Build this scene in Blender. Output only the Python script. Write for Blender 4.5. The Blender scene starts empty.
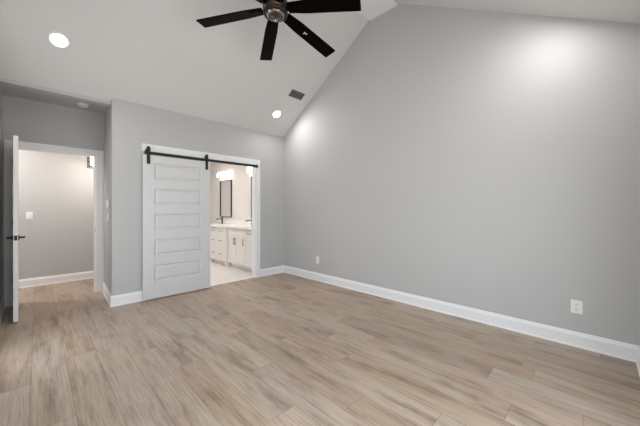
import bpy, bmesh, math, random
from mathutils import Vector, Matrix

random.seed(7)
SC = bpy.context.scene
COL = SC.collection
PI = math.pi

# ------------------------------------------------------------------ camera
cam = bpy.data.cameras.new('camera')
cam_o = bpy.data.objects.new('camera', cam)
COL.objects.link(cam_o)
EYE = 1.27
cam_o.location = (0, 0, EYE)
cam_o.rotation_euler = (PI / 2, 0, -math.radians(45.3))
cam.sensor_width = 36.0
cam.lens = 36.0 * 280.0 / 640.0
cam.shift_y = -4.0 / 640.0
cam.clip_start = 0.02
cam.clip_end = 100
SC.camera = cam_o

# ------------------------------------------------------------------ world, exposure
W = bpy.data.worlds.new('sky')
SC.world = W
W.use_nodes = True
bg = W.node_tree.nodes['Background']
# open sky above, sunlit ground below the horizon
_n = W.node_tree.nodes; _l = W.node_tree.links
_tc = _n.new('ShaderNodeTexCoord'); _sp = _n.new('ShaderNodeSeparateXYZ'); _rp = _n.new('ShaderNodeValToRGB')
_l.new(_tc.outputs['Generated'], _sp.inputs[0])
_mp = _n.new('ShaderNodeMapRange'); _mp.inputs['From Min'].default_value = -1; _mp.inputs['From Max'].default_value = 1
_l.new(_sp.outputs['Z'], _mp.inputs['Value']); _l.new(_mp.outputs['Result'], _rp.inputs['Fac'])
_rp.color_ramp.elements[0].position = 0.47; _rp.color_ramp.elements[0].color = (0.98, 0.985, 0.98, 1)
_rp.color_ramp.elements[1].position = 0.53; _rp.color_ramp.elements[1].color = (0.79, 0.875, 0.965, 1)
_l.new(_rp.outputs['Color'], bg.inputs['Color'])
bg.inputs['Strength'].default_value = 4.8
SC.view_settings.view_transform = 'Standard'
SC.view_settings.look = 'None'
SC.view_settings.gamma = 1
SC.view_settings.use_curve_mapping = False
SC.view_settings.exposure = 0.0
DOWNLIGHT_W = 8.6
SHADE_E = 7.0
LANTERN_W = 12.0
BATH_W = 30.0
SC.cycles.max_bounces = 14
SC.cycles.diffuse_bounces = 8
SC.cycles.sample_clamp_indirect = 6

# ------------------------------------------------------------------ plan (metres)
XL, XB, YD, YA = -0.31, 3.502, -0.25, 4.486      # left, right, front (behind camera), back wall faces
ZA, ZD, ZR = 2.72, 2.80, 4.107                   # eaves and ridge
R0, R1 = 1.95, 2.43                              # flat strip at the ridge
SA = (ZR - ZA) / (YA - R1)
SD = (ZR - ZD) / (R0 - YD)
T = 0.12                                         # wall thickness
AX, AXB, AY, AZ = 0.685, 0.728, 5.44, 2.643      # alcove right face (front, back), back face, header underside
AC, HD = 2.745, 4.545                            # alcove ceiling, header face

HY = 6.58                                        # hall far wall
BX, BY, BZ = 1.32, 8.2, 2.643                    # bath left face, far face, ceiling
DX0, DX1, DZ = -0.212, 0.642, 2.098              # entry opening
PX0, PX1, PZ = 1.955, 2.850, 2.075               # bath opening

# ------------------------------------------------------------------ materials
def new_mat(name):
    m = bpy.data.materials.new(name); m.use_nodes = True
    nt = m.node_tree
    return m, nt, nt.nodes['Principled BSDF']

def simple(name, col, rough=0.5, metal=0.0, spec=0.5, bump=0.0, bscale=300, emit=None):
    m, nt, b = new_mat(name)
    b.inputs['Base Color'].default_value = (*col, 1)
    b.inputs['Roughness'].default_value = rough
    b.inputs['Metallic'].default_value = metal
    b.inputs['Specular IOR Level'].default_value = spec
    if emit:
        b.inputs['Emission Color'].default_value = (*emit[0], 1)
        b.inputs['Emission Strength'].default_value = emit[1]
    if bump:
        tc = nt.nodes.new('ShaderNodeTexCoord')
        n = nt.nodes.new('ShaderNodeTexNoise'); n.inputs['Scale'].default_value = bscale
        bp = nt.nodes.new('ShaderNodeBump'); bp.inputs['Strength'].default_value = bump
        bp.inputs['Distance'].default_value = 0.002
        nt.links.new(tc.outputs['Object'], n.inputs['Vector'])
        nt.links.new(n.outputs['Fac'], bp.inputs['Height'])
        nt.links.new(bp.outputs['Normal'], b.inputs['Normal'])
    return m

M_WALL = simple('grey_wall_paint', (0.485, 0.483, 0.475), 0.62, spec=0.3, bump=0.12)
M_CEIL = simple('ceiling_paint', (0.64, 0.638, 0.63), 0.75, spec=0.2, bump=0.1)
M_BATHWALL = simple('bath_wall_paint', (0.72, 0.70, 0.68), 0.6, spec=0.3, bump=0.1)
M_TRIM = simple('white_trim_paint', (0.80, 0.80, 0.80), 0.38)
M_DOOR = simple('white_door_paint', (0.62, 0.622, 0.625), 0.42)
M_BLACK = simple('black_metal', (0.012, 0.012, 0.013), 0.42, metal=0.3)
M_BRONZE = simple('dark_bronze', (0.05, 0.032, 0.02), 0.3, metal=0.7)
M_NICKEL = simple('polished_nickel', (0.34, 0.32, 0.30), 0.14, metal=1.0)
M_CAP = simple('polished_dark_bronze', (0.16, 0.12, 0.09), 0.1, metal=1.0)
M_BLADE = simple('espresso_blade', (0.002, 0.0014, 0.001), 0.36, spec=0.04)
M_PLASTIC = simple('white_plastic', (0.80, 0.80, 0.78), 0.35)
M_SLOT = simple('dark_slot', (0.02, 0.02, 0.02), 0.6)
M_GREYPL = simple('grey_painted_plate', (0.46, 0.46, 0.455), 0.5)
M_VENT = simple('vent_grille_paint', (0.32, 0.315, 0.31), 0.5)
M_CAB = simple('white_cabinet_paint', (0.80, 0.78, 0.76), 0.4)
M_QUARTZ = simple('white_quartz', (0.86, 0.85, 0.84), 0.18)
M_MIRROR = simple('mirror_silver', (0.88, 0.88, 0.88), 0.02, metal=1.0)
M_LED = simple('led_diffuser', (1, 1, 1), 0.4, emit=((1.0, 0.97, 0.92), 14.0))
M_SHADE = simple('lit_glass_shade', (1, 1, 1), 0.3, emit=((1.0, 0.94, 0.90), SHADE_E))
M_BULB = simple('lit_bulb', (1, 1, 1), 0.3, emit=((1.0, 0.90, 0.78), 7.0))

def glass_mat(name, tint=(1, 1, 1)):
    m = bpy.data.materials.new(name); m.use_nodes = True
    nt = m.node_tree; nt.nodes.clear()
    out = nt.nodes.new('ShaderNodeOutputMaterial')
    mix = nt.nodes.new('ShaderNodeMixShader'); mix.inputs['Fac'].default_value = 0.06
    tr = nt.nodes.new('ShaderNodeBsdfTransparent'); tr.inputs['Color'].default_value = (*tint, 1)
    gl = nt.nodes.new('ShaderNodeBsdfGlossy'); gl.inputs['Roughness'].default_value = 0.03
    nt.links.new(tr.outputs[0], mix.inputs[1]); nt.links.new(gl.outputs[0], mix.inputs[2])
    nt.links.new(mix.outputs[0], out.inputs['Surface'])
    return m
M_GLASS = glass_mat('window_glass')

def mathn(nt, op, a, b=None, c=None):
    n = nt.nodes.new('ShaderNodeMath'); n.operation = op
    for i, v in enumerate((a, b, c)):
        if v is None: continue
        if isinstance(v, (int, float)): n.inputs[i].default_value = v
        else: nt.links.new(v, n.inputs[i])
    return n.outputs[0]

def mixc(nt, fac, a, b, mode='MIX'):
    n = nt.nodes.new('ShaderNodeMix'); n.data_type = 'RGBA'; n.blend_type = mode
    for sock, v in ((n.inputs[0], fac), (n.inputs[6], a), (n.inputs[7], b)):
        if isinstance(v, tuple): sock.default_value = (*v, 1)
        elif isinstance(v, (int, float)): sock.default_value = v
        else: nt.links.new(v, sock)
    return n.outputs[2]

def ramp(nt, fac, stops):
    n = nt.nodes.new('ShaderNodeValToRGB')
    e = n.color_ramp.elements
    while len(e) < len(stops): e.new(0.5)
    for el, (p, c) in zip(e, stops):
        el.position = p; el.color = (*c, 1)
    nt.links.new(fac, n.inputs['Fac'])
    return n.outputs['Color']

def plank_mat():
    m, nt, b = new_mat('oak_plank_floor')
    N = nt.nodes.new
    tc = N('ShaderNodeTexCoord')
    sp = N('ShaderNodeSeparateXYZ'); nt.links.new(tc.outputs['Object'], sp.inputs[0])
    x, y = sp.outputs['X'], sp.outputs['Y']
    PW, PL = 0.2, 1.5
    xs = mathn(nt, 'DIVIDE', mathn(nt, 'ADD', x, 10.03), PW)
    row = mathn(nt, 'FLOOR', xs); fx = mathn(nt, 'FRACT', xs)
    wr = N('ShaderNodeTexWhiteNoise'); wr.noise_dimensions = '1D'; nt.links.new(row, wr.inputs['W'])
    ys = mathn(nt, 'ADD', mathn(nt, 'DIVIDE', mathn(nt, 'ADD', y, 10.0), PL), wr.outputs['Value'])
    cell = mathn(nt, 'FLOOR', ys); fy = mathn(nt, 'FRACT', ys)
    pid = mathn(nt, 'ADD', mathn(nt, 'MULTIPLY', row, 37.17), mathn(nt, 'MULTIPLY', cell, 11.73))
    wp = N('ShaderNodeTexWhiteNoise'); wp.noise_dimensions = '1D'; nt.links.new(pid, wp.inputs['W'])
    rnd = wp.outputs['Value']
    # grain coordinates, shifted per plank
    cx = N('ShaderNodeCombineXYZ')
    nt.links.new(mathn(nt, 'MULTIPLY', x, 1.0), cx.inputs['X'])
    nt.links.new(mathn(nt, 'MULTIPLY', y, 0.03), cx.inputs['Y'])
    nt.links.new(mathn(nt, 'MULTIPLY', rnd, 40.0), cx.inputs['Z'])
    fine = N('ShaderNodeTexNoise'); fine.inputs['Scale'].default_value = 95; fine.inputs['Detail'].default_value = 5
    fine.inputs['Roughness'].default_value = 0.65; fine.inputs['Distortion'].default_value = 0.15
    nt.links.new(cx.outputs[0], fine.inputs['Vector'])
    c2 = N('ShaderNodeCombineXYZ')
    nt.links.new(mathn(nt, 'MULTIPLY', x, 1.0), c2.inputs['X'])
    nt.links.new(mathn(nt, 'MULTIPLY', y, 0.16), c2.inputs['Y'])
    nt.links.new(mathn(nt, 'MULTIPLY', rnd, 55.0), c2.inputs['Z'])
    broad = N('ShaderNodeTexNoise'); broad.inputs['Scale'].default_value = 7.5; broad.inputs['Detail'].default_value = 4
    broad.inputs['Roughness'].default_value = 0.68; broad.inputs['Distortion'].default_value = 0.25
    nt.links.new(c2.outputs[0], broad.inputs['Vector'])
    base = ramp(nt, rnd, [(0.0, (0.370, 0.280, 0.208)), (0.35, (0.405, 0.318, 0.246)), (0.7, (0.440, 0.354, 0.282)), (0.86, (0.405, 0.324, 0.260)), (1.0, (0.330, 0.252, 0.192))])
    br = ramp(nt, broad.outputs['Fac'], [(0.29, (0.48, 0.43, 0.39)), (0.38, (0.74, 0.705, 0.675)), (0.48, (0.97, 0.965, 0.96)), (0.60, (1.03, 1.03, 1.03)), (0.74, (0.92, 0.90, 0.88))])
    fr = ramp(nt, fine.outputs['Fac'], [(0.29, (0.50, 0.46, 0.43)), (0.44, (0.88, 0.865, 0.85)), (0.56, (1.04, 1.04, 1.04)), (0.70, (1.16, 1.16, 1.16))])
    col = mixc(nt, 1.0, base, br, 'MULTIPLY')
    col = mixc(nt, 0.85, col, fr, 'MULTIPLY')
    # slow drift of tone along the boards, warmer and greyer stretches
    drift = N('ShaderNodeTexNoise'); drift.inputs['Scale'].default_value = 2.2; drift.inputs['Detail'].default_value = 2
    nt.links.new(c2.outputs[0], drift.inputs['Vector'])
    col = mixc(nt, 0.8, col, ramp(nt, drift.outputs['Fac'], [(0.35, (1.05, 0.98, 0.92)), (0.65, (0.98, 1.0, 1.03))]), 'MULTIPLY')
    # knots
    kv = N('ShaderNodeTexVoronoi'); kv.inputs['Scale'].default_value = 2.3
    c3 = N('ShaderNodeCombineXYZ')
    nt.links.new(x, c3.inputs['X']); nt.links.new(mathn(nt, 'MULTIPLY', y, 0.45), c3.inputs['Y']); nt.links.new(mathn(nt, 'MULTIPLY', rnd, 9), c3.inputs['Z'])
    nt.links.new(c3.outputs[0], kv.inputs['Vector'])
    kf = ramp(nt, kv.outputs['Distance'], [(0.02, (0.36, 0.31, 0.27)), (0.12, (1, 1, 1))])
    col = mixc(nt, 0.75, col, kf, 'MULTIPLY')
    # joints
    gx = mathn(nt, 'LESS_THAN', mathn(nt, 'MINIMUM', fx, mathn(nt, 'SUBTRACT', 1.0, fx)), 0.0085)
    gy = mathn(nt, 'LESS_THAN', mathn(nt, 'MINIMUM', fy, mathn(nt, 'SUBTRACT', 1.0, fy)), 0.0012)
    gap = mathn(nt, 'MAXIMUM', gx, gy)
    col = mixc(nt, mathn(nt, 'MULTIPLY', gap, mathn(nt, 'MULTIPLY_ADD', drift.outputs['Fac'], 2.4, -0.65)), col, (0.12, 0.085, 0.06))
    nt.links.new(col, b.inputs['Base Color'])
    rr = mathn(nt, 'ADD', 0.30, mathn(nt, 'MULTIPLY', fine.outputs['Fac'], 0.22))
    nt.links.new(rr, b.inputs['Roughness'])
    bp = N('ShaderNodeBump'); bp.inputs['Strength'].default_value = 0.15; bp.inputs['Distance'].default_value = 0.002
    hgt = mathn(nt, 'SUBTRACT', mathn(nt, 'MULTIPLY', fine.outputs['Fac'], 0.4), gap)
    nt.links.new(hgt, bp.inputs['Height']); nt.links.new(bp.outputs['Normal'], b.inputs['Normal'])
    return m
M_FLOOR = plank_mat()

def tile_mat():
    m, nt, b = new_mat('bath_floor_tile')
    tc = nt.nodes.new('ShaderNodeTexCoord')
    br = nt.nodes.new('ShaderNodeTexBrick')
    br.inputs['Scale'].default_value = 1.0; br.inputs['Brick Width'].default_value = 0.6; br.inputs['Row Height'].default_value = 0.3
    br.inputs['Mortar Size'].default_value = 0.004
    br.inputs['Color1'].default_value = (0.76, 0.73, 0.70, 1); br.inputs['Color2'].default_value = (0.79, 0.76, 0.73, 1)
    br.inputs['Mortar'].default_value = (0.5, 0.47, 0.43, 1)
    nt.links.new(tc.outputs['Object'], br.inputs['Vector'])
    nt.links.new(br.outputs['Color'], b.inputs['Base Color'])
    b.inputs['Roughness'].default_value = 0.3
    return m
M_TILE = tile_mat()

# ------------------------------------------------------------------ builders
def BM(): return bmesh.new()

def box(bm, x0, x1, y0, y1, z0, z1, bevel=0.0):
    vs = [bm.verts.new(p) for p in ((x0, y0, z0), (x1, y0, z0), (x1, y1, z0), (x0, y1, z0), (x0, y0, z1), (x1, y0, z1), (x1, y1, z1), (x0, y1, z1))]
    fs = [bm.faces.new([vs[i] for i in f]) for f in ((3, 2, 1, 0), (4, 5, 6, 7), (0, 1, 5, 4), (1, 2, 6, 5), (2, 3, 7, 6), (3, 0, 4, 7))]
    if bevel:
        es = list({e for f in fs for e in f.edges})
        bmesh.ops.bevel(bm, geom=es, offset=bevel, segments=2, affect='EDGES', profile=0.6)
    return bm

def prism(bm, pts, axis, a, b):
    """extrude a 2-D outline along an axis: axis 'x' takes (y,z), 'y' takes (x,z), 'z' takes (x,y)"""
    def P(p, t):
        return {'x': (t, p[0], p[1]), 'y': (p[0], t, p[1]), 'z': (p[0], p[1], t)}[axis]
    A = [bm.verts.new(P(p, a)) for p in pts]; B = [bm.verts.new(P(p, b)) for p in pts]
    n = len(pts)
    f = [bm.faces.new(A[::-1]), bm.faces.new(B)]
    for i in range(n):
        f.append(bm.faces.new((A[i], A[(i + 1) % n], B[(i + 1) % n], B[i])))
    bmesh.ops.recalc_face_normals(bm, faces=f)
    return bm

def lathe(bm, prof, seg=32, mat=None):
    """prof: (r, z) list, revolved about local z"""
    rings = []
    for r, z in prof:
        if r < 1e-6:
            rings.append([bm.verts.new((0, 0, z))])
        else:
            rings.append([bm.verts.new((r * math.cos(2 * PI * i / seg), r * math.sin(2 * PI * i / seg), z)) for i in range(seg)])
    fs = []
    for a, b in zip(rings, rings[1:]):
        for i in range(seg):
            j = (i + 1) % seg
            if len(a) == 1 and len(b) == 1: continue
            if len(a) == 1: fs.append(bm.faces.new((a[0], b[j], b[i])))
            elif len(b) == 1: fs.append(bm.faces.new((a[i], a[j], b[0])))
            else: fs.append(bm.faces.new((a[i], a[j], b[j], b[i])))
    bmesh.ops.recalc_face_normals(bm, faces=fs)
    if mat is not None:
        bmesh.ops.transform(bm, matrix=mat, verts=[v for r in rings for v in r])
    return bm

def tube(bm, p0, p1, r, seg=14, r1=None):
    p0, p1 = Vector(p0), Vector(p1)
    d = p1 - p0
    q = Vector((0, 0, 1)).rotation_difference(d.normalized()).to_matrix().to_4x4()
    r1 = r if r1 is None else r1
    return lathe(bm, [(0, 0), (r, 0), (r1, d.length), (0, d.length)], seg, Matrix.Translation(p0) @ q)

def obj(name, bm, mat, parent=None, smooth=False):
    me = bpy.data.meshes.new(name)
    bm.to_mesh(me); bm.free()
    me.materials.append(mat)
    if smooth:
        for p in me.polygons: p.use_smooth = True
        me.set_sharp_from_angle(angle=math.radians(35))
    o = bpy.data.objects.new(name, me)
    COL.objects.link(o)
    if parent: o.parent = parent
    return o

def struct(name, bm, mat, parent=None, smooth=False):
    o = obj(name, bm, mat, parent, smooth)
    if not parent: o['kind'] = 'structure'
    return o

def tag(o, label, cat, group=None):
    o['label'] = label; o['category'] = cat
    if group: o['group'] = group
    return o

def thing(name, label, cat, loc=(0, 0, 0), rot=None, group=None):
    o = bpy.data.objects.new(name, None); COL.objects.link(o)
    o.empty_display_size = 0.1
    if rot is not None:
        o.matrix_world = Matrix.Translation(Vector(loc)) @ rot.to_4x4()
    else:
        o.location = loc
    return tag(o, label, cat, group)

def dup(root, loc, label, group=None):
    r = root.copy(); COL.objects.link(r); r.location = loc; r['label'] = label
    if group: r['group'] = group
    for ch in list(root.children):
        c = ch.copy(); COL.objects.link(c); c.parent = r
        for g in list(ch.children):
            d = g.copy(); COL.objects.link(d); d.parent = c
    return r

def zA(y): return ZA + SA * (YA - y)
def zD(y): return ZD + SD * (y - YD)
def slope_rot(front):
    n = Vector((0, SD, -1)) if front else Vector((0, -SA, -1))
    n.normalize()
    X = Vector((1, 0, 0)); Y = n.cross(X)
    return Matrix((X, Y, n)).transposed()           # local z points into the room

# ------------------------------------------------------------------ shell: floor
bm = BM()
box(bm, XL, XB, YD, YA, -0.06, 0)
box(bm, PX0, PX1, YA, YA + 0.06, -0.06, 0)
box(bm, XL, AXB, YA, AY + T, -0.06, 0)
box(bm, -1.6, 1.2, AY + T, HY, -0.06, 0)
struct('floor', bm, M_FLOOR)
bm = BM()
box(bm, BX, XB, YA + T, BY, -0.06, 0)
box(bm, PX0, PX1, YA + 0.06, YA + T, -0.06, 0)
struct('floor_bath', bm, M_TILE)

# gable walls
def gable(up):
    return [(YD - T, -0.06), (YA + T, -0.06), (YA + T, ZA + up), (YA, ZA + up), (R1, ZR + up), (R0, ZR + up), (YD, ZD + up), (YD - T, ZD + up)]
bm = BM(); prism(bm, gable(0.12), 'x', XB, XB + T); struct('wall_right', bm, M_WALL)
LWS, WS, WH = [(0.0, 1.20), (3.05, 3.80)], 0.06, 2.20    # unseen glazed openings added in the left wall for their daylight
FS = 0.06                                            # sill of the glazed opening behind the camera
def roof_line(a, b):
    def z(y): return (zD(y) if y < R0 else ZR if y < R1 else zA(y)) + .12
    ys = sorted({a, b} | {q for q in (R0, R1) if a < q < b})
    return [(y, z(y)) for y in reversed(ys)]
bm = BM()
prism(bm, [(YD - T, -0.06), (LWS[0][0], -0.06)] + roof_line(YD, LWS[0][0]) + [(YD - T, ZD + .12)], 'x', XL - T, XL)
prism(bm, [(LWS[1][1], -0.06), (AY + T, -0.06), (AY + T, ZA + .12)] + roof_line(LWS[1][1], YA), 'x', XL - T, XL)
prism(bm, [(LWS[0][1], -0.06), (LWS[1][0], -0.06)] + roof_line(LWS[0][1], LWS[1][0]), 'x', XL - T, XL)
for a, b in LWS:
    prism(bm, [(a, WH), (b, WH)] + roof_line(a, b), 'x', XL - T, XL)
    prism(bm, [(a, -0.06), (b, -0.06), (b, WS), (a, WS)], 'x', XL - T, XL)
struct('wall_left', bm, M_WALL)
# front wall (behind the camera) with two windows
FW = [(0.0, 2.30)]
bm = BM()
box(bm, XL, FW[0][0], YD - T, YD, -0.06, ZD + .1)
box(bm, FW[0][1], XB, YD - T, YD, -0.06, ZD + .1)
for a, b in FW:
    box(bm, a, b, YD - T, YD, -0.06, FS); box(bm, a, b, YD - T, YD, WH, ZD + .1)
struct('wall_front', bm, M_WALL)
# back wall with the bath opening and the alcove header
bm = BM()
prism(bm, [(AX, YA), (PX0, YA), (PX0, YA + T), (AX + (AXB - AX) * T / (AY - YA), YA + T)], 'z', -0.06, ZA + .12)
box(bm, PX0, PX1, YA, YA + T, PZ, ZA + .12)
box(bm, PX1, XB, YA, YA + T, -0.06, ZA + .12)
box(bm, XL, AX, HD, HD + T, AZ, ZA + .12)
struct('wall_back', bm, M_WALL)
# vaulted ceiling
bm = BM()
u = 0.11
prism(bm, [(YA, ZA), (R1, ZR), (R0, ZR), (YD, ZD), (YD, ZD + u), (R0, ZR + u), (R1, ZR + u), (YA, ZA + u)], 'x', XL, XB)
zh = ZA - SA * (HD - YA)
prism(bm, [(YA, ZA), (YA, ZA + u), (HD, zh + u), (HD, zh)], 'x', XL, AX)
struct('ceiling', bm, M_CEIL)
bm = BM(); box(bm, XL, XB, R0 + .004, R1 - .004, ZR - .022, ZR, 0.003)
struct('trim_ridge', bm, M_TRIM)
# alcove
bm = BM(); box(bm, XL, AXB, HD + T, AY, AC, AC + .1); struct('ceiling_alcove', bm, M_WALL)
ay0 = AX + (AXB - AX) * T / (AY - YA)
bm = BM(); prism(bm, [(ay0, YA + T), (AX + T + .1, YA + T), (AX + T + .1, AY), (AXB, AY)], 'z', -0.06, AC + .1); struct('wall_alcove', bm, M_WALL)
bm = BM()
box(bm, -1.6, DX0, AY, AY + T, -0.06, AC + .1)
box(bm, DX0, DX1, AY, AY + T, DZ, AC + .1)
box(bm, DX1, 1.2, AY, AY + T, -0.06, AC + .1)
struct('wall_entry', bm, M_WALL)
# hall
bm = BM(); box(bm, -1.6, 1.2, HY, HY + T, -0.06, AZ + .1); struct('wall_hall', bm, M_WALL)
bm = BM(); box(bm, -1.72, -1.6, AY, HY + T, -0.06, AZ + .1); struct('wall_hall_left', bm, M_WALL)
bm = BM(); box(bm, -1.6, 1.2, AY + T, HY, AZ, AZ + .1); struct('ceiling_hall', bm, M_CEIL)
# bath
bm = BM(); box(bm, 1.2, BX, YA + T, BY + T, -0.06, BZ + .1); struct('wall_bath_left', bm, M_BATHWALL)
bm = BM(); box(bm, XB, XB + T, YA + T, BY + T, -0.06, BZ + .1); struct('wall_bath_right', bm, M_BATHWALL)
bm = BM(); box(bm, BX, XB, BY, BY + T, -0.06, BZ + .1); struct('wall_bath_back', bm, M_BATHWALL)
bm = BM(); box(bm, BX, XB, YA + T, BY, BZ, BZ + .1); struct('ceiling_bath', bm, M_BATHWALL)

# ------------------------------------------------------------------ windows (outside the frame; left ones added, all sized for the daylight they give)
def window_along_x(n, x0, x1, y):
    WS = FS
    bm = BM(); f = 0.05
    yy = y - T
    box(bm, x0, x0 + f, yy + .02, y - .02, WS, WH); box(bm, x1 - f, x1, yy + .02, y - .02, WS, WH)
    box(bm, x0 + f, x1 - f, yy + .02, y - .02, WS, WS + f); box(bm, x0 + f, x1 - f, yy + .02, y - .02, WH - f, WH)
    zc = (WS + WH) / 2
    box(bm, x0 + f, x1 - f, yy + .04, y - .04, zc - .02, zc + .02)
    o = struct('window_%d' % n, bm, M_TRIM)
    bm = BM(); box(bm, x0 + f, x1 - f, yy + .055, yy + .06, WS + f, WH - f); obj('pane', bm, M_GLASS, o)
    return o
for i, (a, b) in enumerate(FW): window_along_x(i + 1, a, b, YD)
def added_window_along_y(n, y0, y1):
    bm = BM(); f = .05
    x0, x1 = XL - T + .02, XL - .02
    box(bm, x0, x1, y0, y0 + f, WS, WH); box(bm, x0, x1, y1 - f, y1, WS, WH)
    box(bm, x0, x1, y0 + f, y1 - f, WS, WS + f); box(bm, x0, x1, y0 + f, y1 - f, WH - f, WH)
    o = struct('window_%d' % n, bm, M_TRIM)
    bm = BM(); box(bm, XL - T + .055, XL - T + .06, y0 + f, y1 - f, WS + f, WH - f); obj('pane', bm, M_GLASS, o)
for i, (a, b) in enumerate(LWS): added_window_along_y(i + 2, a, b)

def portal(loc, rot, sx, sy):
    l = bpy.data.lights.new('window_portal', 'AREA'); l.shape = 'RECTANGLE'; l.size = sx; l.size_y = sy
    l.cycles.is_portal = True
    o = bpy.data.objects.new('window_portal', l); COL.objects.link(o)
    o.location = loc; o.rotation_euler = rot
for a, b in FW: portal(((a + b) / 2, YD - T - .01, (FS + WH) / 2), (PI / 2, 0, 0), b - a, WH - FS)
for a, b in LWS: portal((XL - T - .01, (a + b) / 2, (WS + WH) / 2), (PI / 2, 0, -PI / 2), b - a, WH - WS)

# ------------------------------------------------------------------ baseboards and casings
BH, BT = 0.138, 0.016
def base_prof(s=1):
    return [(0, 0), (BT + .006, 0), (BT + .006, .012), (BT, .018), (BT, BH - .03), (BT - .005, BH - .02), (BT - .007, BH - .008), (.006, BH), (0, BH)]
def base_x(bm, x0, x1, y, s):        # along x; s = -1 when the board grows towards -y
    prism(bm, [(y + s * a, b) for a, b in base_prof()], 'x', x0, x1)
def base_y(bm, y0, y1, x, s):
    prism(bm, [(x + s * a, b) for a, b in base_prof()], 'y', y0, y1)
CW, CT = 0.088, 0.018                # casing width, thickness
CWR = AXB - DX1 - .002
bm = BM(); base_y(bm, YD, YA, XB, -1); struct('baseboard_right', bm, M_TRIM)
bm = BM(); base_x(bm, AX - BT, 1.867, YA, -1); base_x(bm, 2.932, XB - .022, YA, -1); struct('baseboard_back', bm, M_TRIM)
bm = BM(); base_y(bm, .001, AY - CT - .002 - YA, 0, -1)
bmesh.ops.transform(bm, matrix=Matrix.Translation((AX, YA, 0)) @ Matrix.Rotation(-math.atan2(AXB - AX, AY - YA), 4, 'Z'), verts=bm.verts)
struct('baseboard_alcove', bm, M_TRIM)
bm = BM(); base_y(bm, YD + .022, LWS[0][0], XL, 1); base_y(bm, LWS[0][1], LWS[1][0], XL, 1); base_y(bm, LWS[1][1], AY - CT - .002, XL, 1); struct('baseboard_left', bm, M_TRIM)
bm = BM(); base_x(bm, XL + .022, FW[0][0], YD, 1); base_x(bm, FW[0][1], XB - .022, YD, 1); struct('baseboard_front', bm, M_TRIM)
bm = BM(); base_x(bm, -1.6, 1.2, HY, -1); struct('baseboard_hall', bm, M_TRIM)
bm = BM(); base_y(bm, 7.45, BY, XB, -1); base_x(bm, BX, XB - .022, BY, -1); struct('baseboard_bath', bm, M_TRIM)
# entry casing + jamb
bm = BM()
y0, y1 = AY - CT, AY
box(bm, DX0 - CW, DX0 + .004, y0, y1, 0, DZ + .07, .003); box(bm, DX1 - .004, DX1 + CWR, y0, y1, 0, DZ + .07, .003)
box(bm, DX0 + .004, DX1 - .004, y0, y1, DZ - .004, DZ + .07, .003)
box(bm, DX0, DX0 + .015, AY, AY + T, 0, DZ); box(bm, DX1 - .015, DX1, AY, AY + T, 0, DZ); box(bm, DX0 + .015, DX1 - .015, AY, AY + T, DZ - .015, DZ)
box(bm, DX1 - .027, DX1 - .015, AY + .045, AY + .08, 0, DZ - .015); box(bm, DX0 + .015, DX1 - .027, AY + .045, AY + .08, DZ - .027, DZ - .015)
struct('trim_1', bm, M_TRIM)
# bath casing with the long header board that carries the track
bm = BM()
HX0, HX1 = 1.022, 2.930
CB = 0.02
box(bm, HX0, HX1, YA - CB, YA, PZ, PZ + .105, .003)
box(bm, PX1 - .004, HX1, YA - CB, YA, 0, PZ, .003)
box(bm, PX0 - .088, PX0 + .004, YA - CB, YA, 0, PZ, .003)
box(bm, PX1 - .015, PX1, YA, YA + T, 0, PZ); box(bm, PX0, PX0 + .015, YA, YA + T, 0, PZ); box(bm, PX0 + .015, PX1 - .015, YA, YA + T, PZ - .015, PZ)
struct('trim_2', bm, M_TRIM)
bm = BM(); prism(bm, [(YA + .035, 0), (YA + .085, 0), (YA + .078, .006), (YA + .042, .006)], 'x', PX0 + .016, PX1 - .016); struct('trim_threshold', bm, M_TRIM)

# ------------------------------------------------------------------ panelled doors
def panel_door(root, w, h, t, sides, mat, stile=.125, top=.13, bottom=.20, gap=.085, n=5):
    """local x 0..w, y -t/2..t/2, z 0..h"""
    ph = (h - top - bottom - gap * (n - 1)) / n
    bm = BM()
    box(bm, 0, stile, -t / 2, t / 2, 0, h, .0015); box(bm, w - stile, w, -t / 2, t / 2, 0, h, .0015)
    zs = [bottom + i * (ph + gap) for i in range(n)]
    rails = [(0, bottom)] + [(z + ph, z + ph + gap) for z in zs[:-1]] + [(h - top, h)]
    for a, b in rails: box(bm, stile, w - stile, -t / 2, t / 2, a, b)
    obj('frame', bm, mat, root)
    for z in zs:
        bm = BM()
        x0, x1, z0, z1 = stile, w - stile, z, z + ph
        box(bm, x0, x1, -t * .06, t * .06, z0, z1)
        for s in sides:
            # sloped sticking, flat reveal, raised field
            yo = s * t / 2
            loops = []
            for ins, dep in ((0, .0), (.010, .0145), (.026, .0145), (.046, .003)):
                yy = yo - s * dep
                loops.append([bm.verts.new(p) for p in ((x0 + ins, yy, z0 + ins), (x1 - ins, yy, z0 + ins), (x1 - ins, yy, z1 - ins), (x0 + ins, yy, z1 - ins))])
            fs = []
            for A, B in zip(loops, loops[1:]):
                for i in range(4): fs.append(bm.faces.new((A[i], A[(i + 1) % 4], B[(i + 1) % 4], B[i])))
            fs.append(bm.faces.new(loops[-1]))
            bmesh.ops.recalc_face_normals(bm, faces=fs)
            if (fs[-1].normal.y > 0) != (s > 0):
                bmesh.ops.reverse_faces(bm, faces=fs)
        obj('panel', bm, mat, root)

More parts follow.
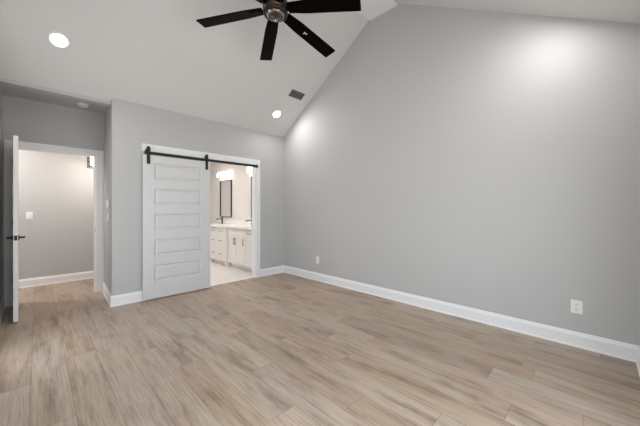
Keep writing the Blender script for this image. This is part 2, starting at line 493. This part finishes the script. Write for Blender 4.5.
# entry door, swung open into the room
DW, DH, DT = 0.81, 2.075, 0.038
ang = math.radians(-88.4)
door = thing('entry_door', 'white panelled entry door standing open edge-on beside the hall doorway', 'door', (DX0 + .022, AY - CT - .012, .012), Matrix.Rotation(ang, 3, 'Z'))
panel_door(door, DW, DH, DT, (1, -1), M_TRIM)
for z in (.31, 1.09, 1.86):
    bm = BM()
    tube(bm, (-.004, -DT / 2 - .007, z - .045), (-.004, -DT / 2 - .007, z + .045), .0065, 10)
    box(bm, -.0015, 0, -DT / 2, DT / 2 - .008, z - .045, z + .045)
    obj('hinge', bm, M_BLACK, door)
bm = BM(); box(bm, DW, DW + .0015, -.0125, .0125, .935 - .028, .935 + .028); obj('latch_plate', bm, M_BLACK, door)
for s in (1, -1):
    bm = BM()
    lathe(bm, [(0, 0), (.031, 0), (.031, .006), (.026, .010), (.011, .011), (.011, .045), (0, .045)], 20,
          Matrix.Translation((DW - .065, s * DT / 2, .935)) @ Matrix.Rotation(-s * PI / 2, 4, 'X'))
    box(bm, DW - .18, DW - .055, *sorted((s * (DT / 2 + .040), s * (DT / 2 + .054))), .925, .945, .004)
    obj('lever_handle', bm, M_BLACK, door)
bm = BM(); box(bm, DX1 - .0165, DX1 - .0151, AY + .012, AY + .036, .945 - .03, .945 + .03)
tag(obj('strike_plate', bm, M_BLACK), 'black strike plate set in the right jamb of the hall doorway', 'strike plate')

# barn door
BW, BDH, BDT = 0.938, 2.010, 0.036
BX0, BYC = 1.020, 4.434
barn = thing('barn_door', 'white five-panel sliding barn door hanging in front of the grey wall', 'door', (BX0, BYC, .012))
panel_door(barn, BW, BDH, BDT, (-1, 1), M_DOOR, stile=.138, top=.105, bottom=.235, gap=.128)
RZ = 2.052
def strap_at(lx):
    bm = BM()
    yf = -BDT / 2
    box(bm, lx - .021, lx + .021, yf - .006, yf, 1.895 - .012, 2.125, .001)
    for zz in (1.93, 2.0): tube(bm, (lx, yf - .012, zz - .012), (lx, yf - .006, zz - .012), .009, 8)
    st = obj('hanger_strap', bm, M_BLACK, barn)
    bm = BM()
    lathe(bm, [(0, 0), (.022, 0), (.028, .002), (.026, .004), (.022, .006), (.022, .016), (.026, .018), (.028, .020), (.022, .022), (0, .022)], 24,
          Matrix.Translation((lx, yf + .0225, RZ + .0205 + .022 - .012)) @ Matrix.Rotation(PI / 2, 4, 'X'))
    tube(bm, (lx, yf - .014, RZ + .0425 - .012), (lx, yf + .002, RZ + .0425 - .012), .011, 10)
    obj('roller', bm, M_BLACK, st)
strap_at(.065); strap_at(.880)
trk = thing('barn_door_track', 'black flat bar track mounted on white header board above sliding door', 'door track', (0, 0, 0))
bm = BM(); box(bm, 1.045, 2.845, 4.424, 4.431, RZ - .02, RZ + .02, .001); obj('rail', bm, M_BLACK, trk)
for xx in (1.16, 1.62, 2.12, 2.52, 2.80):
    bm = BM(); tube(bm, (xx, 4.431, RZ + .0), (xx, YA - CB - (0 if RZ > PZ else -CB), RZ), .010, 10); tube(bm, (xx, 4.418, RZ), (xx, 4.424, RZ), .010, 6); obj('standoff_bolt', bm, M_BLACK, trk)
for xx in (1.052, 2.838):
    bm = BM(); box(bm, xx - .008, xx + .008, 4.415, 4.440, RZ - .026, RZ + .030, .002); obj('end_stop', bm, M_BLACK, trk)

# ------------------------------------------------------------------ recessed ceiling lights
def downlight(x, y, front, label):
    z = zD(y) if front else zA(y)
    R = slope_rot(front)
    t = thing('recessed_light', label, 'ceiling light', (x, y, z), R, 'recessed lights in the sloping ceiling')
    bm = BM(); lathe(bm, [(.070, .0), (.088, .0), (.087, .004), (.072, .009), (.068, .006), (.070, .0)], 36); obj('trim_ring', bm, M_PLASTIC, t, True)
    bm = BM(); lathe(bm, [(0, .001), (.069, .001), (.069, .005), (0, .006)], 36); obj('diffuser', bm, M_LED, t, True)
    l = bpy.data.lights.new('downlight_lamp', 'AREA'); l.shape = 'DISK'; l.size = .13
    l.energy = DOWNLIGHT_W; l.color = (1.0, .99, .98); l.spread = math.radians(178)
    o = bpy.data.objects.new('downlight_lamp', l); COL.objects.link(o); o.parent = t
    o.location = (0, 0, .012); o.rotation_euler = (PI, 0, 0)
downlight(.162, 4.01, False, 'round lit recessed light on the sloping ceiling above the alcove')
downlight(3.035, 4.10, False, 'round lit recessed light in the ceiling corner near the air vent')
downlight(.162, .36, True, 'round recessed light over the camera, nearest the front left corner')
downlight(3.0, .16, True, 'round recessed light beyond the frame lighting the upper right wall')

# vent on the slope
cyv = 3.70
v = thing('air_vent', 'rectangular ceiling air register with dark louvres, between light and gable wall', 'vent', (3.165, cyv, zA(cyv)), slope_rot(False))
bm = BM(); box(bm, -.148, .148, -.072, .072, .0005, .003); obj('throat', bm, M_SLOT, v)
bm = BM()
for a in ((-.160, -.145, -.085, .085), (.145, .160, -.085, .085)): box(bm, *a, 0, .009, .002)
for a in ((-.145, .145, -.085, -.07), (-.145, .145, .07, .085)): box(bm, *a, 0, .009, .002)
obj('frame', bm, M_CEIL, v)
for i in range(9):
    yy = -.062 + i * .0155
    bm = BM(); prism(bm, [(yy - .004, .003), (yy - .001, .003), (yy + .006, .010), (yy + .003, .010)], 'x', -.145, .145); obj('louvre', bm, M_VENT, v)

# smoke detector
s = thing('smoke_detector', 'round white smoke detector on the low alcove ceiling', 'smoke detector', (.452, 5.13, AC), Matrix.Rotation(PI, 3, 'X'))
bm = BM(); lathe(bm, [(0, 0), (.066, 0), (.068, .008), (.062, .012), (0, .012)], 32); obj('base', bm, M_PLASTIC, s, True)
bm = BM(); lathe(bm, [(.055, .012), (.056, .03), (.045, .040), (.02, .042), (0, .042)], 32); obj('cover', bm, M_PLASTIC, s, True)

# ------------------------------------------------------------------ wall plates (local: x right, z up, -y out of the wall)
def plate_base(name, label, cat, loc, yaw, w, h, mat, group=None):
    t = thing(name, label, cat, loc, Matrix.Rotation(yaw, 3, 'Z'), group)
    bm = BM(); box(bm, -w / 2, w / 2, -.006, 0, -h / 2, h / 2, .002); obj('plate', bm, mat, t)
    return t
def outlet(label, loc, yaw, w=.08):
    t = plate_base('wall_outlet', label, 'outlet', loc, yaw, w, .122, M_PLASTIC)
    for zz in (.021, -.021):
        bm = BM(); prism(bm, [(-.016, -.010), (-.010, -.0145), (.010, -.0145), (.016, -.010), (.016, .010), (.010, .0145), (-.010, .0145), (-.016, .010)], 'y', -.009, -.006)
        bmesh.ops.translate(bm, vec=(0, 0, zz), verts=bm.verts)
        r = obj('receptacle', bm, M_PLASTIC, t)
        bm = BM()
        for xx in (-.006, .006): box(bm, xx - .0013, xx + .0013, -.0095, -.009, zz - .002, zz + .007)
        tube(bm, (0, -.009, zz - .007), (0, -.0095, zz - .007), .0026, 8)
        obj('slot', bm, M_SLOT, r)
    return t
outlet('white duplex outlet low on the wide gable wall near the right edge', (XB, .134, .368), -PI / 2, .082)
outlet('small white outlet low on the gable wall near the far corner', (XB, 3.525, .368), -PI / 2, .075)
def ax(y): return AX + (AXB - AX) * (y - YA) / (AY - YA)
def switch(label, loc, yaw, w=.08, h=.122, mat=None, n=1):
    mat = mat or M_PLASTIC
    t = plate_base('light_switch', label, 'switch', loc, yaw, w, h, mat)
    for i in range(n):
        xx = (i - (n - 1) / 2) * .045
        bm = BM(); prism(bm, [(-.006, -.033), (-.011, -.033), (-.0075, .033), (-.006, .033)], 'x', xx - .0165, xx + .0165); obj('rocker', bm, mat, t)
    return t
switch('white light switch plate on the hall wall seen through the doorway', (-.086, HY, 1.165), 0)
switch('white switch plate on the alcove side wall, lower of the two', (ax(4.875), 4.875, 1.16), -PI / 2 - math.atan2(AXB - AX, AY - YA), .115, .118, n=2)
th = plate_base('wall_thermostat', 'white wall control above the switch on the alcove side wall', 'thermostat', (ax(4.875), 4.875, 1.34), -PI / 2 - math.atan2(AXB - AX, AY - YA), .085, .125, M_PLASTIC)
bm = BM(); box(bm, -.033, .033, -.022, -.006, -.05, .05, .004); obj('cover', bm, M_PLASTIC, th)
switch('grey painted switch plate on the narrow wall right of the bath opening', (3.075, YA, 1.10), 0, .085, .122, M_GREYPL)

# ------------------------------------------------------------------ ceiling fan
FX, FY, FZ = 1.607, 2.19, 3.19
fan = thing('ceiling_fan', 'dark six-bladed ceiling fan hanging from the vaulted ridge', 'ceiling fan', (FX, FY, FZ))
ztop = ZR - .022 - FZ
bm = BM(); lathe(bm, [(0, ztop), (.075, ztop), (.075, ztop - .02), (.045, ztop - .07), (.018, ztop - .08), (0, ztop - .08)], 28); obj('canopy', bm, M_BRONZE, fan, True)
bm = BM(); tube(bm, (0, 0, .09), (0, 0, ztop - .06), .0135, 16); obj('downrod', bm, M_BRONZE, fan, True)
bm = BM(); lathe(bm, [(0, .13), (.03, .13), (.035, .10), (.085, .085), (.118, .055), (.122, .02), (.118, -.015), (.105, -.03), (0, -.03)], 40); obj('motor_housing', bm, M_BRONZE, fan, True)
bm = BM(); lathe(bm, [(.080, -.03), (.112, -.03), (.118, -.045), (.112, -.060), (.098, -.068), (.090, -.064), (.088, -.05), (.080, -.03)], 40); obj('trim_ring', bm, M_BLACK, fan, True)
bm = BM(); lathe(bm, [(.089, -.052), (.088, -.066), (.080, -.074), (.068, -.076), (.064, -.068), (.064, -.052), (.089, -.052)], 40); obj('nickel_ring', bm, M_NICKEL, fan, True)
bm = BM(); lathe(bm, [(.0635, -.060), (.063, -.068), (.052, -.078), (.035, -.085), (.018, -.088), (0, -.089)], 40); obj('bottom_cap', bm, M_CAP, fan, True)
blade_r0, blade_r1 = .125, .815
for k in range(6):
    a = math.radians(121.8 - 60 * k)
    droop = .055
    pitch = math.radians(-11)
    rot = Matrix.Rotation(.065, 4, 'Y') @ Matrix.Rotation(a, 4, 'Z') @ Matrix.Rotation(droop / .8, 4, 'Y')
    M = rot @ Matrix.Rotation(pitch, 4, 'X')
    bm = BM()
    out = [(blade_r0, -.052), (.30, -.066), (blade_r1 - .004, -.073), (blade_r1, -.069), (blade_r1, .069), (blade_r1 - .004, .073), (.30, .066), (blade_r0, .052)]
    prism(bm, out, 'z', -.005, .005)
    bmesh.ops.transform(bm, matrix=M, verts=bm.verts)
    bl = obj('blade', bm, M_BLADE, fan)
    bm = BM()
    prism(bm, [(.095, -.030), (.15, -.022), (.19, -.040), (.26, -.034), (.26, .034), (.19, .040), (.15, .022), (.095, .030)], 'z', -.011, -.0055)
    for sx, sy in ((.205, -.022), (.205, .022), (.24, 0)): tube(bm, (sx, sy, -.014), (sx, sy, -.011), .006, 8)
    bmesh.ops.transform(bm, matrix=M, verts=bm.verts)
    obj('blade_iron', bm, M_BLADE, fan)
    if k == 2:
        bm = BM()  # small white mark of three thin strips under the blade
        for pts in ([(.38, -.010), (.42, -.002), (.42, .004), (.38, -.002)], [(.386, -.002), (.394, .0), (.390, .022), (.383, .018)], [(.412, -.018), (.419, -.016), (.414, .0), (.407, -.002)]):
            prism(bm, pts, 'z', -.0058, -.0051)
        bmesh.ops.transform(bm, matrix=M, verts=bm.verts)
        lb = obj('sticker', bm, M_PLASTIC, bl); lb['label'] = 'torn white sticker remnant'

# ------------------------------------------------------------------ hall lantern
LX, LY, LZ = .712, 6.05, 1.965
lan = thing('hall_lantern', 'square bronze lantern lit with a warm bulb, hanging in the hall', 'lantern', (LX, LY, LZ))
hw, lh = .105, .30
bm = BM()
for sx in (-1, 1):
    for sy in (-1, 1): box(bm, sx * hw - .009, sx * hw + .009, sy * hw - .009, sy * hw + .009, 0, lh)
for z0, z1 in ((0, .02), (lh - .02, lh)):
    for s2 in (-1, 1):
        box(bm, -hw + .009, hw - .009, s2 * hw - .009, s2 * hw + .009, z0, z1); box(bm, s2 * hw - .009, s2 * hw + .009, -hw + .009, hw - .009, z0, z1)
obj('frame', bm, M_BRONZE, lan)
for s2 in (-1, 1):
    bm = BM(); box(bm, -hw + .01, hw - .01, s2 * hw - .001, s2 * hw + .001, .021, lh - .021); obj('glass_pane', bm, M_GLASS, lan)
    bm = BM(); box(bm, s2 * hw - .001, s2 * hw + .001, -hw + .01, hw - .01, .021, lh - .021); obj('glass_pane', bm, M_GLASS, lan)
bm = BM(); prism(bm, [(-hw - .012, lh), (hw + .012, lh), (hw + .012, lh + .012), (.03, lh + .05), (-.03, lh + .05), (-hw - .012, lh + .012)], 'y', -hw - .012, hw + .012); obj('roof', bm, M_BRONZE, lan)
bm = BM(); tube(bm, (0, 0, lh + .045), (0, 0, AZ - LZ - .02), .008, 10); lathe(bm, [(0, AZ - LZ), (.06, AZ - LZ), (.055, AZ - LZ - .02), (0, AZ - LZ - .022)], 24); obj('stem', bm, M_BRONZE, lan)
bm = BM(); tube(bm, (0, 0, .27), (0, 0, lh), .016, 12); obj('socket', bm, M_BRONZE, lan)
bm = BM(); lathe(bm, [(0, .035), (.06, .035), (.086, .045), (.086, .262), (.06, .272), (0, .272)], 28); obj('glass_shade', bm, M_BULB, lan, True)
l = bpy.data.lights.new('lantern_lamp', 'POINT'); l.energy = LANTERN_W; l.color = (1, .90, .83); l.shadow_soft_size = .05
o = bpy.data.objects.new('lantern_lamp', l); COL.objects.link(o); o.parent = lan; o.location = (0, 0, -.07)

# ------------------------------------------------------------------ bath vanity (fronts face -x)
VX, VB, CZ = 2.945, XB, .86           # front of the cabinets, back, underside of the worktop
def bar_pull(parent, p0, p1):
    p0, p1 = Vector(p0), Vector(p1); d = (p1 - p0).normalized()
    bm = BM(); tube(bm, p0, p1, .005, 8)
    for q in (p0 + d * .015, p1 - d * .015): tube(bm, q, q + Vector((.028, 0, 0)), .004, 8)
    obj('pull', bm, M_BRONZE, parent)
def shaker(name, parent, x, y0, y1, z0, z1, fr=.05):
    """front at local x (its face), 18 mm thick, rail-and-stile with a recessed middle"""
    bm = BM(); g = .002
    y0 += g; y1 -= g; z0 += g; z1 -= g
    fr = min(fr, (z1 - z0) * .28)
    box(bm, x, x + .018, y0, y0 + fr, z0, z1); box(bm, x, x + .018, y1 - fr, y1, z0, z1)
    box(bm, x, x + .018, y0 + fr, y1 - fr, z0, z0 + fr); box(bm, x, x + .018, y0 + fr, y1 - fr, z1 - fr, z1)
    box(bm, x + .008, x + .018, y0 + fr, y1 - fr, z0 + fr, z1 - fr)
    return obj(name, bm, M_CAB, parent)
def carcass(t, x, y0, y1, foot=None):
    bm = BM()
    box(bm, x + .019, VB - .003, y0, y1, .10, CZ)
    box(bm, x + .085, VB - .003, y0, y1, 0, .10)
    obj('body', bm, M_CAB, t)
# near cabinet: one drawer above one door
N0, N1 = YA + T + .002, 5.115
t = thing('vanity_cabinet', 'narrow white vanity cabinet with one drawer over one door, by the jamb', 'cabinet', (0, 0, 0))
carcass(t, VX, N0, N1)
d = shaker('drawer', t, VX, N0, N1, .70, .85); bar_pull(d, (VX - .028, 4.80, .775), (VX - .028, 4.93, .775))
d = shaker('door', t, VX, N0, N1, .11, .695); bar_pull(d, (VX - .028, N1 - .035, .52), (VX - .028, N1 - .035, .66))
# sink base with two doors
def sink_base(y0, y1, label):
    t = thing('sink_cabinet', label, 'cabinet', (0, y0, 0), None)
    w = y1 - y0
    carcass(t, VX, 0, w)
    shaker('false_front', t, VX, 0, w, .70, .85)
    d = shaker('door', t, VX, 0, w / 2, .11, .695); bar_pull(d, (VX - .028, w / 2 - .03, .52), (VX - .028, w / 2 - .03, .66))
    d = shaker('door', t, VX, w / 2, w, .11, .695); bar_pull(d, (VX - .028, w / 2 + .03, .52), (VX - .028, w / 2 + .03, .66))
    return t
S0, S1 = 5.117, 5.758
sb = sink_base(S0, S1, 'white sink cabinet with two doors, between the narrow cabinet and drawers')
# drawer bank, stepping forward
D0, D1, DVX = 5.760, 6.580, 2.895
t = thing('drawer_cabinet', 'white vanity drawer bank stepping forward, with two columns of drawers', 'cabinet', (0, 0, 0))
bm = BM()
box(bm, DVX + .019, VB - .003, D0, D1, .10, CZ); box(bm, DVX + .09, VB - .003, D0 + .06, D1 - .06, 0, .10)
obj('body', bm, M_CAB, t)
for y0 in (D0, D1 - .05):
    bm = BM(); box(bm, DVX, DVX + .019, y0, y0 + .05, 0, CZ); box(bm, DVX + .019, DVX + .08, y0, y0 + .05, 0, .10); obj('leg', bm, M_CAB, t)
ym = (D0 + D1) / 2
for y0, y1 in ((D0 + .05, ym), (ym, D1 - .05)):
    for z0, z1 in ((.70, .85), (.43, .695), (.11, .425)):
        d = shaker('drawer', t, DVX, y0, y1, z0, z1, .045)
        yc, zc = (y0 + y1) / 2, z0 + (z1 - z0) * .5
        bar_pull(d, (DVX - .028, yc - .07, zc), (DVX - .028, yc + .07, zc))
dup(sb, (0, 6.582, 0), 'white sink cabinet with two doors, farthest along the vanity')
# worktop
wt = thing('vanity_countertop', 'long white quartz countertop running over the vanity cabinets', 'countertop', (0, 0, 0))
bm = BM()
prism(bm, [(VX - .025, N0), (VX - .025, D0 - .02), (DVX - .025, D0 - .02), (DVX - .025, D1 + .02), (VX - .025, D1 + .02), (VX - .025, 7.24), (VB - .002, 7.24), (VB - .002, N0)], 'z', CZ + .0005, CZ + .032)
obj('slab', bm, M_QUARTZ, wt)
bm = BM(); box(bm, VB - .022, VB - .002, N0, 7.24, CZ + .032, CZ + .13, .002); obj('backsplash', bm, M_QUARTZ, wt)
CT_Z = CZ + .033
# faucets
def faucet(y, label):
    t = thing('faucet', label, 'faucet', (3.37, y, CT_Z), None, 'bath faucets')
    bm = BM(); lathe(bm, [(0, 0), (.028, 0), (.028, .006), (.019, .012), (.018, .16), (0, .16)], 18); obj('body', bm, M_BRONZE, t, True)
    bm = BM(); box(bm, -.15, .0, -.014, .014, .115, .133, .004); box(bm, -.15, -.128, -.012, .012, .098, .116, .002); obj('spout', bm, M_BRONZE, t)
    bm = BM(); box(bm, -.012, .05, -.006, .006, .162, .172, .002); obj('handle', bm, M_BRONZE, t)
faucet(6.90, 'dark bronze faucet on the countertop below the farther mirror')
faucet(5.46, 'dark bronze faucet on the countertop below the nearer mirror, by the jamb')
# mirrors
def mirror(y0, y1, label):
    yc = (y0 + y1) / 2; h0, h1 = 1.06, 2.02; w = (y1 - y0) / 2; f = .03
    t = thing('wall_mirror', label, 'mirror', (VB, yc, 0), None, 'bath mirrors')
    bm = BM()
    box(bm, -.028, -.002, -w, -w + f, h0, h1); box(bm, -.028, -.002, w - f, w, h0, h1)
    box(bm, -.028, -.002, -w + f, w - f, h0, h0 + .012); box(bm, -.028, -.002, -w + f, w - f, h1 - .012, h1)
    obj('frame', bm, M_BRONZE, t)
    bm = BM(); box(bm, -.016, -.004, -w + f, w - f, h0 + .012, h1 - .012); obj('mirror_glass', bm, M_MIRROR, t)
mirror(6.62, 7.25, 'tall dark-framed mirror over the farther sink')
mirror(5.10, 5.68, 'tall dark-framed mirror over the nearer sink, partly behind the jamb')
# vanity lights
def vanity_light(yc, label):
    t = thing('vanity_light', label, 'wall light', (VB, yc, 2.22), None, 'bath vanity lights')
    bm = BM(); box(bm, -.02, 0, -.10, .10, -.05, .05, .004); obj('backplate', bm, M_BRONZE, t)
    bm = BM(); box(bm, -.105, -.085, -.30, .30, .03, .05, .003); box(bm, -.09, -.02, -.01, .01, .03, .05); obj('bar', bm, M_BRONZE, t)
    for i in range(4):
        yy = -.24 + i * .16
        bm = BM(); lathe(bm, [(.016, .03), (.016, .01), (.034, -.015), (.040, -.105), (.036, -.105), (.026, -.02), (0, -.01)], 20, Matrix.Translation((-.095, yy, 0)))
        obj('shade', bm, M_SHADE, t, True)
vanity_light(6.94, 'lit four-shade vanity light bar above the farther mirror')
vanity_light(5.42, 'lit four-shade vanity light bar above the nearer mirror')

# unseen fill lights added on the bath and hall ceilings to brighten both rooms
def fill_light(x, y, z, power, col, label):
    t = thing('flush_light', label, 'ceiling light', (x, y, z), Matrix.Rotation(PI, 3, 'X'))
    bm = BM(); lathe(bm, [(0, 0), (.11, 0), (.112, .012), (.10, .018), (0, .018)], 32); obj('rim', bm, M_PLASTIC, t, True)
    bm = BM(); lathe(bm, [(0, .0185), (.096, .0185), (.08, .026), (0, .030)], 32); obj('diffuser', bm, M_LED, t, True)
    l = bpy.data.lights.new('flush_lamp', 'AREA'); l.shape = 'DISK'; l.size = .18; l.energy = power; l.color = col
    o = bpy.data.objects.new('flush_lamp', l); COL.objects.link(o); o.parent = t; o.location = (0, 0, .035); o.rotation_euler = (PI, 0, 0)
fill_light(2.0, 6.1, BZ, BATH_W, (1, .95, .91), 'flat round ceiling light in the bath, hidden above the opening')
fill_light(-.85, 6.05, AZ, 34.0, (1, .94, .90), 'flat round ceiling light in the hall, hidden beyond the alcove')
